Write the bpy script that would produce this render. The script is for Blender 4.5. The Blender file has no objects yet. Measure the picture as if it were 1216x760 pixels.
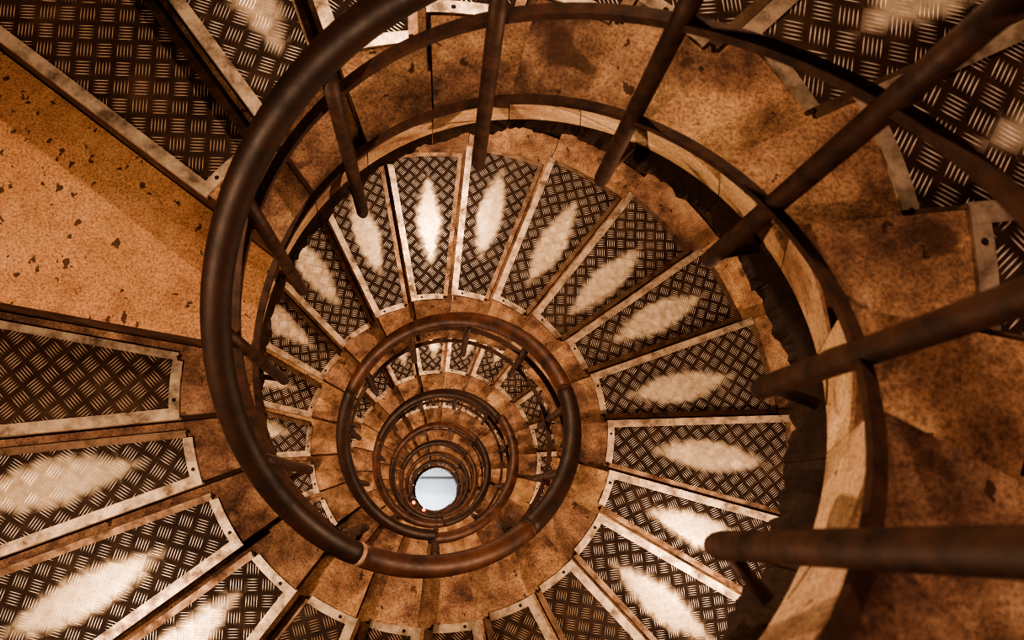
import bpy, bmesh, math, random
from mathutils import Vector, Matrix
random.seed(7)
PI = math.pi; TAU = 2*PI
U = 0.65                      # metres per well radius
FOC = 1103.69                 # focal length in pixels of the 1216 px wide frame
OX, OY = 0.01542, 0.64611     # well axis seen from the camera (well radii)
FLOOR_D = 48.0                # floor below the camera (well radii)
col = bpy.context.scene.collection

# ------------------------------------------------------------------ helix
HA, HB, HS = 0.37002, 1.05287, 1.6446
def zh(t):
    return (1.29267 + 5.71573*t/TAU + 0.00843*math.cos(2*t) + 0.06568*math.sin(2*t)
            - 0.07199*math.cos(t) - 0.04139*math.sin(t))
def zhand(t): return zh(t) - 0.17*math.exp(-((t-0.25)/0.62)**2)
def r_hand(t): return 1 - 0.00249*math.cos(2*t) + 0.01318*math.sin(2*t)
def r_mid(t):  return 0.9965*(1 + 0.00341*math.cos(t) - 0.0137*math.sin(t) - 0.01799*math.cos(2*t) - 0.02536*math.sin(2*t))
def r_low(t):  return 1.02766*(1 - 0.03855*math.cos(t) - 0.0334*math.sin(t) - 0.023*math.cos(2*t) + 0.00692*math.sin(2*t))
def r_sof(t):  return 1.142*(1 + 0.0128*math.cos(t) + 0.00382*math.sin(t) - 0.00754*math.cos(2*t) + 0.01165*math.sin(2*t))
def W(r, t, d): return Vector((r*U*math.cos(t), r*U*math.sin(t), (FLOOR_D - d)*U))
R_OUT = 3.44

# ------------------------------------------------------------------ shader helpers
def new_mat(name):
    m = bpy.data.materials.new(name); m.use_nodes = True
    nt = m.node_tree; nt.nodes.clear()
    out = nt.nodes.new('ShaderNodeOutputMaterial'); b = nt.nodes.new('ShaderNodeBsdfPrincipled')
    nt.links.new(b.outputs[0], out.inputs[0])
    return m, nt, b
def val(nt, x):
    return x
def link(nt, a, sock):
    if isinstance(a, (int, float)): sock.default_value = a
    elif isinstance(a, tuple): sock.default_value = a
    else: nt.links.new(a, sock)
def mth(nt, op, a, b=0.0, c=None, clamp=False):
    n = nt.nodes.new('ShaderNodeMath'); n.operation = op; n.use_clamp = clamp
    link(nt, a, n.inputs[0]); link(nt, b, n.inputs[1])
    if c is not None: link(nt, c, n.inputs[2])
    return n.outputs[0]
def ramp(nt, f, stops, interp='LINEAR'):
    n = nt.nodes.new('ShaderNodeValToRGB'); n.color_ramp.interpolation = interp
    el = n.color_ramp.elements
    while len(el) < len(stops): el.new(0.5)
    for e, (p, c) in zip(el, stops):
        e.position = p; e.color = c if len(c) == 4 else (*c, 1)
    nt.links.new(f, n.inputs[0]); return n.outputs[0]
def mixc(nt, f, a, b, mode='MIX'):
    n = nt.nodes.new('ShaderNodeMix'); n.data_type = 'RGBA'; n.blend_type = mode
    link(nt, f, n.inputs[0])
    for x, s in ((a, n.inputs[6]), (b, n.inputs[7])):
        if isinstance(x, tuple): s.default_value = x if len(x) == 4 else (*x, 1)
        else: nt.links.new(x, s)
    return n.outputs[2]
def noise(nt, v, scale, detail=4, rough=0.55, dist=0.0):
    n = nt.nodes.new('ShaderNodeTexNoise'); n.inputs['Scale'].default_value = scale
    n.inputs['Detail'].default_value = detail; n.inputs['Roughness'].default_value = rough
    n.inputs['Distortion'].default_value = dist
    nt.links.new(v, n.inputs['Vector']); return n.outputs[0]
def coords(nt, kind='Object'):
    return nt.nodes.new('ShaderNodeTexCoord').outputs[kind]
def worldpos(nt):
    return nt.nodes.new('ShaderNodeNewGeometry').outputs['Position']
def bump(nt, b, h, strength, dist=0.01):
    n = nt.nodes.new('ShaderNodeBump'); n.inputs['Strength'].default_value = strength
    n.inputs['Distance'].default_value = dist
    nt.links.new(h, n.inputs['Height']); nt.links.new(n.outputs[0], b.inputs['Normal'])

# ---- stone
def stone_mat(name, tones, pits=1.0, rough=0.75, bs=0.5, pscale=26, stain=0.75):
    m, nt, b = new_mat(name)
    v = worldpos(nt)
    n1 = noise(nt, v, 2.6, 5, 0.6, 0.4); n2 = noise(nt, v, 11, 5, 0.65, 0.3); n3 = noise(nt, v, 120, 4, 0.75)
    f = mth(nt, 'ADD', mth(nt, 'MULTIPLY', n1, 0.62), mth(nt, 'MULTIPLY', n2, 0.38))
    c = ramp(nt, f, [(0.38, tones[0]), (0.46, tones[1]), (0.54, tones[2]), (0.63, tones[3])])
    g = ramp(nt, n3, [(0.36, (0.40, 0.35, 0.33)), (0.52, (0.95, 0.95, 0.95)), (0.68, (1.3, 1.27, 1.2))])
    c = mixc(nt, 0.85, c, g, 'MULTIPLY')
    # per step tint
    oi = nt.nodes.new('ShaderNodeObjectInfo')
    tint = ramp(nt, oi.outputs['Random'], [(0, (0.72, 0.66, 0.66)), (0.5, (0.95, 0.93, 0.9)), (1, (1.15, 1.1, 1.0))])
    c = mixc(nt, 0.8, c, tint, 'MULTIPLY')
    # dark stains
    st = noise(nt, v, 6.0, 3, 0.5, 0.8)
    c = mixc(nt, ramp(nt, st, [(0.63, (0, 0, 0)), (0.70, (stain,)*3)]), c, (0.07, 0.035, 0.022))
    # pits
    vo = nt.nodes.new('ShaderNodeTexVoronoi'); vo.inputs['Scale'].default_value = pscale
    mp = nt.nodes.new('ShaderNodeMapping'); mp.inputs['Rotation'].default_value = (0, 0, 0.5); mp.inputs['Scale'].default_value = (1, 0.65, 1)
    dv = nt.nodes.new('ShaderNodeVectorMath'); dv.operation = 'ADD'
    nn = nt.nodes.new('ShaderNodeTexNoise'); nn.inputs['Scale'].default_value = 40
    nt.links.new(v, nn.inputs['Vector'])
    sc = nt.nodes.new('ShaderNodeVectorMath'); sc.operation = 'SCALE'; sc.inputs['Scale'].default_value = 0.05
    nt.links.new(nn.outputs['Color'], sc.inputs[0])
    nt.links.new(v, dv.inputs[0]); nt.links.new(sc.outputs[0], dv.inputs[1])
    nt.links.new(dv.outputs[0], mp.inputs[0]); nt.links.new(mp.outputs[0], vo.inputs['Vector'])
    sel = nt.nodes.new('ShaderNodeSeparateColor'); nt.links.new(vo.outputs['Color'], sel.inputs[0])
    size = mth(nt, 'MULTIPLY', mth(nt, 'POWER', sel.outputs[0], 6.0), 0.36*pits)
    pit = mth(nt, 'LESS_THAN', vo.outputs['Distance'], size)
    c = mixc(nt, mth(nt, 'MULTIPLY', pit, 0.85), c, (0.045, 0.022, 0.014))
    nt.links.new(c, b.inputs['Base Color'])
    b.inputs['Roughness'].default_value = rough
    b.inputs['Specular IOR Level'].default_value = 0.35
    h = mth(nt, 'SUBTRACT', mth(nt, 'ADD', mth(nt, 'MULTIPLY', n3, 0.5), mth(nt, 'MULTIPLY', n2, 0.8)), mth(nt, 'MULTIPLY', pit, 0.7))
    bump(nt, b, h, bs, 0.012)
    return m
M = {}
M['stone'] = stone_mat('step_limestone', [(0.10, 0.056, 0.042), (0.25, 0.152, 0.105), (0.42, 0.275, 0.18), (0.62, 0.445, 0.29)], 0.85)
M['landing'] = stone_mat('landing_limestone', [(0.38, 0.215, 0.13), (0.50, 0.295, 0.175), (0.56, 0.335, 0.20), (0.62, 0.40, 0.25)], 1.5, 0.7, 0.35, 40, 0.25)
M['edge'] = stone_mat('lit_dressed_edge', [(0.34, 0.20, 0.13), (0.56, 0.39, 0.26), (0.70, 0.52, 0.35), (0.82, 0.65, 0.46)], 0.6)  # inner step faces, colour lightened to paint in the light inside the well
M['riser'] = stone_mat('dark_riser', [(0.04, 0.02, 0.015), (0.08, 0.04, 0.028), (0.12, 0.065, 0.045), (0.18, 0.105, 0.07)], 0.8)  # front face of each block, much darker than the tread stone
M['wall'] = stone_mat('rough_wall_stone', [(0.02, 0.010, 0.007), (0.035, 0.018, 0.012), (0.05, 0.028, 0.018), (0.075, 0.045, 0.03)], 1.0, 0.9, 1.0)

# ---- chequer plate, bars in fives, laid at 45 degrees to the step
def plate_mat(name, worn, nb=5.0):
    m, nt, b = new_mat(name)
    sep = nt.nodes.new('ShaderNodeSeparateXYZ'); nt.links.new(coords(nt), sep.inputs[0])
    X, Y = sep.outputs[0], sep.outputs[1]
    cell = 0.1*U; s = 0.70711/cell
    u = mth(nt, 'ADD', mth(nt, 'MULTIPLY', mth(nt, 'ADD', X, Y), s), 100.0)
    w = mth(nt, 'ADD', mth(nt, 'MULTIPLY', mth(nt, 'SUBTRACT', X, Y), s), 100.0)
    fu = mth(nt, 'FRACT', u); fw = mth(nt, 'FRACT', w)
    par = mth(nt, 'MODULO', mth(nt, 'ADD', mth(nt, 'FLOOR', u), mth(nt, 'FLOOR', w)), 2.0)
    par = mth(nt, 'GREATER_THAN', par, 0.5)
    ipar = mth(nt, 'SUBTRACT', 1.0, par)
    al = mth(nt, 'ADD', mth(nt, 'MULTIPLY', fu, par), mth(nt, 'MULTIPLY', fw, ipar))
    ac = mth(nt, 'ADD', mth(nt, 'MULTIPLY', fw, par), mth(nt, 'MULTIPLY', fu, ipar))
    ac5 = mth(nt, 'FRACT', mth(nt, 'MULTIPLY', mth(nt, 'SUBTRACT', ac, 0.08), nb/0.84))
    across = mth(nt, 'ABSOLUTE', mth(nt, 'SUBTRACT', ac5, 0.5))
    inside = mth(nt, 'LESS_THAN', mth(nt, 'ABSOLUTE', mth(nt, 'SUBTRACT', ac, 0.5)), 0.42)
    along = mth(nt, 'ABSOLUTE', mth(nt, 'SUBTRACT', al, 0.5))
    # lens shaped bar: half width shrinks toward the ends
    q = mth(nt, 'MULTIPLY', mth(nt, 'POWER', mth(nt, 'DIVIDE', along, 0.44), 2.5), 1.0)
    halfw = mth(nt, 'MULTIPLY', mth(nt, 'SUBTRACT', 1.0, q), 0.21)
    d = mth(nt, 'SUBTRACT', halfw, across)
    bar = mth(nt, 'MULTIPLY', mth(nt, 'MULTIPLY', d, 9.0, clamp=True), inside)
    geo = worldpos(nt)
    nz = noise(nt, geo, 30, 3, 0.6); nzl = noise(nt, geo, 7, 4, 0.6)
    base = ramp(nt, nzl, [(0.3, (0.022, 0.011, 0.007)), (0.55, (0.045, 0.024, 0.016)), (0.75, (0.09, 0.052, 0.034))])
    barc = ramp(nt, nz, [(0.3, (0.62, 0.53, 0.44)), (0.7, (0.95, 0.88, 0.78))])
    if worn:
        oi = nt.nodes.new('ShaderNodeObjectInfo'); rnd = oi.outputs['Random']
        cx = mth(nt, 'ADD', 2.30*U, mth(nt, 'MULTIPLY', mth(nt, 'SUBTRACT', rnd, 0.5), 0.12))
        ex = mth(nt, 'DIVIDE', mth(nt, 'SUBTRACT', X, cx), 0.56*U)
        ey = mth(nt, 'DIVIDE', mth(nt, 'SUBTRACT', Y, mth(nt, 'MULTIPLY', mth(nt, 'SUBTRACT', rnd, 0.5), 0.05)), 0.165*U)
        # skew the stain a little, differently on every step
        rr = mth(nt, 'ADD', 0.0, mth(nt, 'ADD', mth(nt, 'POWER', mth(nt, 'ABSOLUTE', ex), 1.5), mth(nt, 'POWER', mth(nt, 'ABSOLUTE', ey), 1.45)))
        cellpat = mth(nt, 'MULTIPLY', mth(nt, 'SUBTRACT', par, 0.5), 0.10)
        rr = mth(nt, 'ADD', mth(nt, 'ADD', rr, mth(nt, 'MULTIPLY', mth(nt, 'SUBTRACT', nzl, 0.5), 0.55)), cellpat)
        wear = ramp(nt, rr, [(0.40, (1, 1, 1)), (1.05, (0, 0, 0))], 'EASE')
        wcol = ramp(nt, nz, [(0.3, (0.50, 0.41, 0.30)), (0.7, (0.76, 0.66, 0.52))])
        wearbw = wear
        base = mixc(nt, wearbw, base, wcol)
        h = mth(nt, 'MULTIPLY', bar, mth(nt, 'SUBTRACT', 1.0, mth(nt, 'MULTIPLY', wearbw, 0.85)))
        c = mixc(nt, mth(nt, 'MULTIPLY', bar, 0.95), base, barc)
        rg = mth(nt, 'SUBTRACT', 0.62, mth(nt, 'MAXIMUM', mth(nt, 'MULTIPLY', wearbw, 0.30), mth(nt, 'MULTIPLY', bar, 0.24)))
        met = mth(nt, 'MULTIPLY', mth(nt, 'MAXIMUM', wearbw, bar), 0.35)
    else:
        h = bar; c = mixc(nt, mth(nt, 'MULTIPLY', bar, 0.9), base, (0.52, 0.40, 0.29)); rg = 0.5; met = mth(nt, 'MULTIPLY', bar, 0.3)
    nt.links.new(c, b.inputs['Base Color'])
    link(nt, met, b.inputs['Metallic']); b.inputs['Specular IOR Level'].default_value = 0.25
    link(nt, rg, b.inputs['Roughness'])
    bump(nt, b, h, 0.7, 0.003)
    return m
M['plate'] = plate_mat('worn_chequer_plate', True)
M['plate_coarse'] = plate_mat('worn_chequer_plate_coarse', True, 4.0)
M['plate_new'] = plate_mat('dull_chequer_plate', False)

def metal_mat(name, c0, c1, rough, scale=14, metallic=0.8):
    m, nt, b = new_mat(name); v = worldpos(nt)
    n = noise(nt, v, scale, 4, 0.65)
    nt.links.new(ramp(nt, n, [(0.32, c0), (0.62, c1)]), b.inputs['Base Color'])
    b.inputs['Metallic'].default_value = metallic
    nt.links.new(ramp(nt, n, [(0.3, (rough+.15,)*3), (0.7, (rough,)*3)]), b.inputs['Roughness'])
    bump(nt, b, noise(nt, v, 120, 2, 0.6), 0.15, 0.003)
    return m
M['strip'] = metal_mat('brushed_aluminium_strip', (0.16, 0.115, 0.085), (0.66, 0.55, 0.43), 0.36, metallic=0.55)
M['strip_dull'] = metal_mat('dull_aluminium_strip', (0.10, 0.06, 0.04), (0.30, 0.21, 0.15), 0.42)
M['screw'] = metal_mat('dark_screw', (0.02, 0.012, 0.01), (0.06, 0.04, 0.03), 0.5)
M['rail'] = metal_mat('dark_brown_painted_rail', (0.013, 0.007, 0.005), (0.045, 0.020, 0.013), 0.5, 9, 0.0)
M['rail_worn'] = metal_mat('reddish_worn_rail', (0.02, 0.010, 0.007), (0.11, 0.045, 0.026), 0.48, 9, 0.0)
M['post'] = metal_mat('rusty_brown_post', (0.022, 0.012, 0.009), (0.085, 0.042, 0.028), 0.55, 16, 0.1)
M['joint'] = metal_mat('pale_scratched_joint', (0.25, 0.14, 0.09), (0.6, 0.42, 0.3), 0.4, 20, 0.3)
M['soffit'] = M['wall']

# ------------------------------------------------------------------ objects
def mesh_obj(name, bm, mat, parent=None, smooth=False):
    bmesh.ops.recalc_face_normals(bm, faces=bm.faces[:])
    me = bpy.data.meshes.new(name); bm.to_mesh(me); bm.free()
    if mat: me.materials.append(mat)
    if smooth:
        for p in me.polygons: p.use_smooth = True
    o = bpy.data.objects.new(name, me); col.objects.link(o)
    if parent: o.parent = parent
    return o
def empty(name, loc, rz, label, cat, group=None):
    o = bpy.data.objects.new(name, None); col.objects.link(o)
    o.empty_display_size = 0.1
    o.location = loc; o.rotation_euler = (0, 0, rz)
    o['label'] = label; o['category'] = cat
    if group: o['group'] = group
    return o
def structure(o): o['kind'] = 'structure'; return o
def hexa_strip(bm, rows):
    """rows: list of 4-tuples of points (a closed quad section each); skins them and caps the ends."""
    vs = [[bm.verts.new(p) for p in r] for r in rows]
    n = len(rows[0])
    for i in range(len(vs)-1):
        for j in range(n):
            bm.faces.new((vs[i][j], vs[i][(j+1) % n], vs[i+1][(j+1) % n], vs[i+1][j]))
    bm.faces.new(vs[0][::-1]); bm.faces.new(vs[-1])

# ------------------------------------------------------------------ steps
ONES = ['', 'first', 'second', 'third', 'fourth', 'fifth', 'sixth', 'seventh', 'eighth', 'ninth', 'tenth', 'eleventh', 'twelfth',
        'thirteenth', 'fourteenth', 'fifteenth', 'sixteenth', 'seventeenth', 'eighteenth', 'nineteenth']
TENS = {2: ('twentieth', 'twenty'), 3: ('thirtieth', 'thirty'), 4: ('fortieth', 'forty'), 5: ('fiftieth', 'fifty'),
        6: ('sixtieth', 'sixty'), 7: ('seventieth', 'seventy'), 8: ('eightieth', 'eighty'), 9: ('ninetieth', 'ninety')}
def ordinal(n):
    if n >= 100: return ('hundredth' if n == 100 else 'hundred-and-' + ordinal(n-100))
    if n < 20: return ONES[n]
    t, o = divmod(n, 10)
    return TENS[t][0] if o == 0 else TENS[t][1] + '-' + ONES[o]
SIDES = ['right', 'upper right', 'top', 'upper left', 'left', 'lower left', 'bottom', 'lower right']
def side(t): return SIDES[int(round((t % TAU)/(TAU/8))) % 8]

upper = [-1.38, -1.08, -0.77, -0.475, -0.185, 0.115, 0.45, 0.765, 1.03, 1.31, 1.62, 1.92, 2.215, 2.50]
lower = [2.97, 3.25, 3.50, 3.78, 4.065, 4.35, 4.635, 4.912, 5.198, 5.47, 5.765, 6.02, 6.32, 6.63, 6.90, 7.19, 7.48, 7.765, 8.045, 8.32, 8.635, 8.911, 9.196, 9.482]
while zh(lower[-1] + TAU/22) + HB < FLOOR_D - 0.25: lower.append(lower[-1] + TAU/22)

def top_depth(b): return zh(b) + HB
def block(a, b, root_inv, mat, parent, nseg, top_d, r_out=R_OUT):
    g = 0.0018
    bm = bmesh.new(); rows = []
    for i in range(nseg+1):
        t = a + g + (b - a - 2*g)*i/nseg
        ri, rs = r_low(t), r_sof(t)
        bot = min(zh(t) + HS, FLOOR_D - 0.004)
        dm = max(top_d + 0.03, zh(t) + HB + 0.12)
        def rf(d): return ri + (rs - ri)*(d - zh(t) - HB)/(HS - HB)
        pts = [W(rf(top_d) + 0.008, t, top_d), W(rf(top_d + 0.015), t, top_d + 0.015), W(rf(bot - 0.03), t, bot - 0.03), W(rs + 0.03, t, bot), W(r_out, t, bot), W(r_out, t, top_d)]
        rows.append([root_inv @ p for p in pts])
    hexa_strip(bm, rows)
    bm.faces.ensure_lookup_table()
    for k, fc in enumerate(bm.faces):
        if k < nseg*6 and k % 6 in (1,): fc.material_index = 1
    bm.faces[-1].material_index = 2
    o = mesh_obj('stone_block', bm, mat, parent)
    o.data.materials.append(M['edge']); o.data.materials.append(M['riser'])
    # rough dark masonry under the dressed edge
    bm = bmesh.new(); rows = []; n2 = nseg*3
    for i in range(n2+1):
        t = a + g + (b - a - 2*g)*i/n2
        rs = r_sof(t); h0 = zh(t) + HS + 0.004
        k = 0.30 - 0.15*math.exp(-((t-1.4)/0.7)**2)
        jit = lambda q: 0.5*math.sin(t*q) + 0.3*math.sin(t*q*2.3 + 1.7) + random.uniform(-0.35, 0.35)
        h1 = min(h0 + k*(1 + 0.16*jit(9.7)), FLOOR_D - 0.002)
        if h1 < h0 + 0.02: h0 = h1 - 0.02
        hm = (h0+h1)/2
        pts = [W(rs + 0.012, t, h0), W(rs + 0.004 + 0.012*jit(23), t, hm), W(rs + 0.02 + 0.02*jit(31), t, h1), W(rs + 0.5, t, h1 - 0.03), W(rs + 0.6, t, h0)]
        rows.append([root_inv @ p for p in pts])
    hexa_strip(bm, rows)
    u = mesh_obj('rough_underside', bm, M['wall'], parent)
    return o

def slab(bm, poly, z0, z1):
    lo = [bm.verts.new((x, y, z0)) for x, y in poly]; hi = [bm.verts.new((x, y, z1)) for x, y in poly]
    n = len(poly)
    for i in range(n): bm.faces.new((lo[i], lo[(i+1) % n], hi[(i+1) % n], hi[i]))
    bm.faces.new(lo[::-1]); bm.faces.new(hi)

def wedge_line(ang, off, r):
    """point at radius r on the line at angle ang through the axis, shifted sideways by off (towards +angle)."""
    return (r*math.cos(ang) - off*math.sin(ang), r*math.sin(ang) + off*math.cos(ang))

def make_step(a, b, label, detail, worn=True, far=False, rear_bright=False):
    mid = (a+b)/2; hw = (b-a)/2
    td = top_depth(b)
    loc = Vector((0, 0, (FLOOR_D - td)*U))
    root = empty('stone_step', loc, mid, label, 'step', 'winding stone steps with chequer plates')
    inv = Matrix.Rotation(-mid, 4, 'Z') @ Matrix.Translation(-loc)
    block(a, b, inv, M['stone'], root, 6 if detail > 1 else 4, td)
    rin, rout = 1.53*U, 3.06*U
    fw = 0.049*U                                  # strip width
    # front strip follows the nosing (+angle side), rear strip stands off the riser of the step above
    f0, f1 = 0.004*U, fw
    r0 = 0.055*U; r1 = r0 + 0.045*U
    z = 0.0
    ia, oa = rin - 0.058*U, rout + 0.045*U
    # plate
    N = 6
    def arc(r, lo_off, hi_off, n=N, rev=False):
        pa = wedge_line(-hw, lo_off, r); pb = wedge_line(hw, -hi_off, r)
        aa = math.atan2(pa[1], pa[0]); ab = math.atan2(pb[1], pb[0])
        pts = [(r*math.cos(aa+(ab-aa)*i/n), r*math.sin(aa+(ab-aa)*i/n)) for i in range(n+1)]
        return pts[::-1] if rev else pts
    bm = bmesh.new()
    slab(bm, arc(rin - 0.004, r1 - 0.002, f1 - 0.002) + arc(rout + 0.004, r1 - 0.002, f1 - 0.002, rev=True), 0.0005, 0.005)
    mesh_obj('tread_plate', bm, (M['plate_coarse'] if far else M['plate']) if worn else M['plate_new'], root)
    # front strip with a lip over the nosing
    bm = bmesh.new()
    pts = [wedge_line(hw, -f0, ia), wedge_line(hw, -f0, oa), wedge_line(hw, -f1, oa), wedge_line(hw, -f1, ia)]
    slab(bm, pts[::-1], 0.0005, 0.010)
    lip = [wedge_line(hw, 0.010, ia), wedge_line(hw, 0.010, oa), wedge_line(hw, 0.0015, oa), wedge_line(hw, 0.0015, ia)]
    lip2 = [wedge_line(hw, 0.010, ia), wedge_line(hw, 0.010, oa), wedge_line(hw, -f0, oa), wedge_line(hw, -f0, ia)]
    slab(bm, lip2[::-1], 0.0015, 0.010); slab(bm, lip[::-1], -0.028, 0.0015)
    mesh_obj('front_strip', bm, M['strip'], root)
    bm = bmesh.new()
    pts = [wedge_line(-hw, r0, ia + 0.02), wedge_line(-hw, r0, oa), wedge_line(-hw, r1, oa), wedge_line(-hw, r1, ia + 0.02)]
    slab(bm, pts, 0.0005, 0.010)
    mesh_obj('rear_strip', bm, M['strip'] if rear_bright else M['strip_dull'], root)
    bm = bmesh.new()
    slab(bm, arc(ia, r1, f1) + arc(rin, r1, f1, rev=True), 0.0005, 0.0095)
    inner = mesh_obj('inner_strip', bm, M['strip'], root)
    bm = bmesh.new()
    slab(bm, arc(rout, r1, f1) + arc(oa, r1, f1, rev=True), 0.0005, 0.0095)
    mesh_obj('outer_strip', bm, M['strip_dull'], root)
    if detail >= 2:
        rm = (ia + rin)/2
        for s in (-0.62, 0.55):
            bm = bmesh.new(); aa = hw*s
            c = Vector((rm*math.cos(aa), rm*math.sin(aa), 0.0095))
            bmesh.ops.create_cone(bm, cap_ends=True, segments=10, radius1=0.0075, radius2=0.005, depth=0.003, matrix=Matrix.Translation(c + Vector((0, 0, 0.0015))))
            mesh_obj('screw', bm, M['screw'], inner)
    return root

TURN = ['outermost', 'second', 'third', 'fourth', 'fifth', 'sixth', 'seventh', 'eighth', 'ninth']
nu = len(upper) - 1
for i in range(nu):
    a, b = upper[i], upper[i+1]; n = nu - i
    last = (i == nu-1)
    lab = ('stone step with unworn chequer plate beside the pitted stone landing, upper left' if last else
           'near chequer-plated stone step, %s above the pitted landing, %s of outermost turn' % (ordinal(n), side((a+b)/2)))
    make_step(a, b, lab, 2, worn=not last)
first = {}
for i in range(len(lower)-1):
    a, b = lower[i], lower[i+1]; n = i + 1
    tn = int(((a+b)/2 - 2.5)//TAU)
    first.setdefault(tn, i)
    mid = (a+b)/2
    look = 'dull unworn' if (i == 0 or 4 <= i <= 8) else 'worn'
    if tn == 0: lab = '%s chequer-plated stone step, %s below the pitted landing, %s of outermost turn' % (look, ordinal(n), side(mid))
    else: lab = '%s stone step of the %s turn down, counted from its left, at its %s' % (ordinal(i - first[tn] + 1), TURN[tn], side(mid))
    make_step(a, b, lab, 2 if mid < 21 else 1, worn=not (i == 0 or 4 <= i <= 8), far=tn > 0, rear_bright=i == 0)

# pitted landing, a wide slab without a plate
a, b = 2.50, 2.97
td = top_depth(b) - 0.03
loc = Vector((0, 0, (FLOOR_D - td)*U)); mid = (a+b)/2
root = empty('stone_landing', loc, mid, 'wide bare orange stone landing slab flecked with dark pits, left side', 'landing')
inv = Matrix.Rotation(-mid, 4, 'Z') @ Matrix.Translation(-loc)
block(a, b, inv, M['landing'], root, 8, td)

# ------------------------------------------------------------------ railing
rail = empty('spiral_railing', W(1.0, lower[-1], FLOOR_D), 0, 'dark brown tubular spiral handrail on round posts winding down the open well', 'railing')
RI = Matrix.Translation(-rail.location)
def P(r, t, d): return RI @ W(r, t, d)

def tube(pts, rad, seg=14, cap_round=True):
    bm = bmesh.new(); rings = []
    n = len(pts)
    radii = [rad]*n if isinstance(rad, (int, float)) else rad
    for i, p in enumerate(pts):
        tg = (pts[min(i+1, n-1)] - pts[max(i-1, 0)]).normalized()
        up = Vector((0, 0, 1)) if abs(tg.z) < 0.9 else Vector((1, 0, 0))
        s = tg.cross(up).normalized(); q = s.cross(tg).normalized()
        rings.append([bm.verts.new(p + (s*math.cos(TAU*k/seg) + q*math.sin(TAU*k/seg))*radii[i]) for k in range(seg)])
    for i in range(n-1):
        for k in range(seg):
            bm.faces.new((rings[i][k], rings[i][(k+1) % seg], rings[i+1][(k+1) % seg], rings[i+1][k]))
    bm.faces.new(rings[0][::-1]); bm.faces.new(rings[-1])
    return bm
RR = 0.066
END = 49.5
joints = [-2.3, 4.27, 5.33, 6.49, 8.9, 10.93, 13.12, 15.3, 17.4, 19.5, 21.6, 23.7, 25.8, 27.9, 30, 32.1, 34.2, 36.3, 38.4, 40.5, 42.6, 44.7, 47.0, END]
for i in range(len(joints)-1):
    a, b = joints[i], joints[i+1]
    off = 0.045 if abs(a-10.93) < .01 else 0.0
    a += 0.004
    n = max(8, int((b-a)/0.045)); ts = [a + (b-a)*k/n for k in range(n+1)]
    rad = [RR*U]*len(ts); rad[0] *= 0.97; rad[-1] *= 0.97
    pts = [P(r_hand(t)+off, t, zhand(t)+(0.03 if off else 0)) for t in ts]
    if abs(b-10.93) < .01:        # rounded free end
        rad = rad + [RR*U*f for f in (0.9, 0.7, 0.35)]
        pts = pts + [P(r_hand(t), t, zh(t)) for t in (b+.03, b+.05, b+.062)]
    o = mesh_obj('handrail', tube(pts, rad, 18), M['rail_worn'] if i % 2 == 1 else M['rail'], rail, True)
    if b in (4.27, 5.33, 6.49, 13.12, 15.3, 19.5):
        ts = [b - .010, b + .010]
        mesh_obj('joint_ring', tube([P(r_hand(t), t, zh(t)) for t in ts], (RR+.0015)*U, 18), M['joint'] if b < 5 else M['post'], rail, True)

def flat_rail(rf, h, wd, ht, name, t0, t1):
    bm = bmesh.new(); rows = []
    n = int((t1-t0)/0.06)
    for i in range(n+1):
        t = t0 + (t1-t0)*i/n; r = rf(t); d = zh(t) + h
        rows.append([P(r-wd/2, t, d-ht/2), P(r+wd/2, t, d-ht/2), P(r+wd/2, t, d+ht/2), P(r-wd/2, t, d+ht/2)])
    hexa_strip(bm, rows)
    return mesh_obj(name, bm, M['post'], rail, False)
flat_rail(lambda t: r_mid(t), HA, 0.042, 0.040, 'middle_rail', -1.9, END)
flat_rail(lambda t: r_low(t) - 0.023, HB - 0.015, 0.034, 0.03, 'lower_rail', -1.38, lower[-1])

pt = [(-1.40, 0.0), (-0.88, 0.10), (-0.345, 0.0), (0.21, -0.01), (0.81, 0.01), (1.40, 0.0), (2.025, 0.0), (2.535, 0.0), (3.035, 0.0), (3.6, 0), (4.15, 0), (4.7, 0), (5.27, 0),
      (5.82, 0), (6.36, 0), (7.0, 0), (7.585, 0), (8.14, 0), (8.71, 0)]
t = 8.71
while t < END - 0.8: t += TAU/11; pt.append((t, 0.0))
for t, dt in pt:
    if zh(t) + HS + 0.1 > FLOOR_D: continue
    rb, rt = 0.957, 0.965
    base, top = zh(t) + HS + 0.06, zhand(t) + 0.045
    pr = 0.032*U
    N = 8; pts = []; rad = []
    for f, k in ((0.0, 0.55), (0.012, 0.85), (0.03, 1.0)):
        pts.append((f, k))
    pts += [(f, 1.0) for f in (0.25, 0.5, 0.75, 1.0)]
    vs = [P(rb + (rt-rb)*f, t + dt*f, base + (top-base)*f) for f, k in pts]
    o = mesh_obj('post', tube(vs, [pr*k for f, k in pts], 12), M['post'], rail, True)
    # bracket fixing the foot of the post to the inner face of the steps
    d = zh(t) + HS - 0.03
    bm = tube([P(0.965, t, d), P(r_sof(t) - 0.035, t, d)], 0.017*U, 8)
    mesh_obj('bracket', bm, M['post'], o, True)

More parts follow.
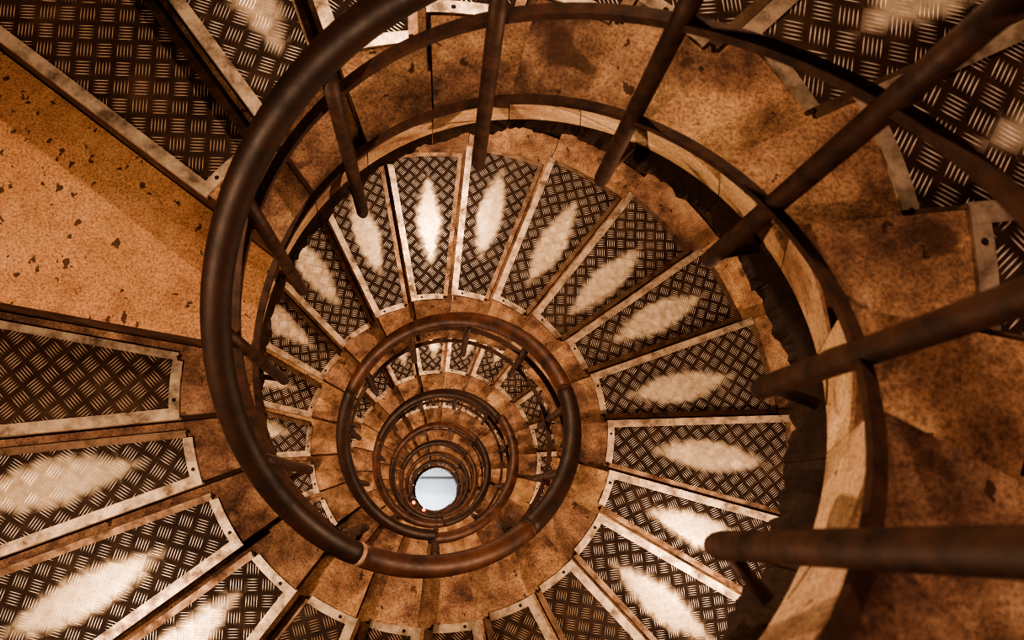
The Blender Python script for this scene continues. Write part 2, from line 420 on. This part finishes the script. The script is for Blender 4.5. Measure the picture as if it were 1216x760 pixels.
# ------------------------------------------------------------------ setting
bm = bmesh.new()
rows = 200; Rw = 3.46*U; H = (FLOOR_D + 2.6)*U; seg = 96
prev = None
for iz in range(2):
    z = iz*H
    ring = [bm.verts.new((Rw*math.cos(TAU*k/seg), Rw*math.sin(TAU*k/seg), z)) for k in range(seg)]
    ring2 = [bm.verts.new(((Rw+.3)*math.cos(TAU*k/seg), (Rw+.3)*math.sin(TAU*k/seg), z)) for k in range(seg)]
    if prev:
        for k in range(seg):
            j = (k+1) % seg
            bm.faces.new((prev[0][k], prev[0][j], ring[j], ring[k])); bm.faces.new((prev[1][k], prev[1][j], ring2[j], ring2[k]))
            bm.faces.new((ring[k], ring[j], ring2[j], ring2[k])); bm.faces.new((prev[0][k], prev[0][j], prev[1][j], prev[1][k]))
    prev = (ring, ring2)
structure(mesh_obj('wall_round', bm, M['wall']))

# floor: pale paving at the foot of the well, darker strip on the far side
m, nt, b = new_mat('pale_floor_paving')
sep = nt.nodes.new('ShaderNodeSeparateXYZ'); nt.links.new(worldpos(nt), sep.inputs[0])
f = mth(nt, 'ADD', mth(nt, 'MULTIPLY', sep.outputs[1], 0.5/U), 0.5)
nn = noise(nt, worldpos(nt), 2.2, 3)
f2 = mth(nt, 'ADD', f, mth(nt, 'MULTIPLY', mth(nt, 'SUBTRACT', nn, 0.5), 0.25))
c = ramp(nt, f2, [(0.05, (0.78, 0.80, 0.80)), (0.40, (0.72, 0.76, 0.78)), (0.47, (0.50, 0.56, 0.59)), (0.9, (0.46, 0.50, 0.52))])
c = mixc(nt, ramp(nt, f, [(0.795, (0, 0, 0)), (0.805, (1, 1, 1))]), c, (0.10, 0.085, 0.07))
c = mixc(nt, ramp(nt, f, [(0.86, (0, 0, 0)), (0.87, (1, 1, 1))]), c, (0.6, 0.62, 0.58))
nt.links.new(c, b.inputs['Base Color']); b.inputs['Roughness'].default_value = 0.5
M['floor'] = m
bm = bmesh.new()
bmesh.ops.create_circle(bm, cap_ends=True, segments=96, radius=Rw + .3)
for v in bm.verts: v.co.z = 0
r = bmesh.ops.extrude_face_region(bm, geom=bm.faces[:])
for v in [g for g in r['geom'] if isinstance(g, bmesh.types.BMVert)]: v.co.z = -0.2
structure(mesh_obj('floor', bm, M['floor']))

# small red lamps low in the well
m, nt, b = new_mat('red_glowing_glass')
b.inputs['Base Color'].default_value = (0.8, 0.1, 0.05, 1); b.inputs['Emission Color'].default_value = (1.0, 0.16, 0.07, 1)
b.inputs['Emission Strength'].default_value = 3.0
M['red'] = m
for q, (t, nm) in enumerate(((29.03, 'left'), (29.44, 'right'))):
    c = W(0.885, t, zh(t) + 0.0)
    root = empty('red_lamp', W(0.93, t, zh(t)), 0, 'tiny glowing red lamp deep in the well beside the pale floor, %s of two' % nm, 'lamp', 'tiny red lamps deep in the well')
    ri = Matrix.Translation(-root.location)
    mesh_obj('housing', tube([ri @ W(0.93, t, zh(t)), ri @ W(0.90, t, zh(t))], 0.035*U, 12), M['post'], root, True)
    bm = bmesh.new(); bmesh.ops.create_uvsphere(bm, u_segments=14, v_segments=10, radius=0.052*U, matrix=ri @ Matrix.Translation(c))
    mesh_obj('glass', bm, M['red'], root, True)

# ------------------------------------------------------------------ light
def lamp(t, d, r, energy, color=(1.0, 0.685, 0.47), size=0.045):
    l = bpy.data.lights.new('wall_light', 'POINT'); l.energy = energy; l.color = color; l.shadow_soft_size = size
    o = bpy.data.objects.new('wall_light', l); o.location = W(r, t, d); col.objects.link(o)
    return o
LT = [-0.48, 1.62, 3.72, 5.85, 7.88]
t = 7.88
while t < 45: t += TAU/3; LT.append(t)
for t in LT:
    lamp(t, zh(t) + HB - 3.2, 3.1, 70 if t < 0 else 120, (1.0, 0.62, 0.46) if t < 0 else (1.0, 0.685, 0.46))
# light at the foot of the well
l = bpy.data.lights.new('foot_light', 'POINT'); l.energy = 150; l.color = (0.85, 0.93, 1.0); l.shadow_soft_size = 0.2
o = bpy.data.objects.new('foot_light', l); o.location = (-0.3, -0.35, 1.6); col.objects.link(o)

w = bpy.data.worlds.new('World'); bpy.context.scene.world = w; w.use_nodes = True
w.node_tree.nodes['Background'].inputs[0].default_value = (1.0, 0.55, 0.28, 1)
w.node_tree.nodes['Background'].inputs[1].default_value = 0.06

# ------------------------------------------------------------------ camera
X = (0.99672965, 0.01569385, 0.07926987); Y = (0.0, -0.98095988, 0.19421046); D = (-0.08080847, 0.19357533, 0.9777518)
right = Vector((X[0], Y[0], -D[0])); up = -Vector((X[1], Y[1], -D[1])); back = -Vector((X[2], Y[2], -D[2]))
cam = bpy.data.cameras.new('camera'); co = bpy.data.objects.new('camera', cam); col.objects.link(co)
mw = Matrix((right, up, back)).transposed().to_4x4(); mw.translation = Vector((-OX*U, -OY*U, FLOOR_D*U))
co.matrix_world = mw
cam.sensor_width = 36; cam.lens = 36*FOC/1216; cam.clip_start = 0.02; cam.clip_end = 100
cam.dof.use_dof = True; cam.dof.focus_distance = 8.0*U; cam.dof.aperture_fstop = 5.6
bpy.context.scene.camera = co
bpy.context.scene.cycles.filter_width = 1.0
bpy.context.scene.cycles.denoising_prefilter = 'NONE'
vs = bpy.context.scene.view_settings
vs.view_transform = 'AgX'; vs.look = 'AgX - High Contrast'; vs.exposure = 0.5
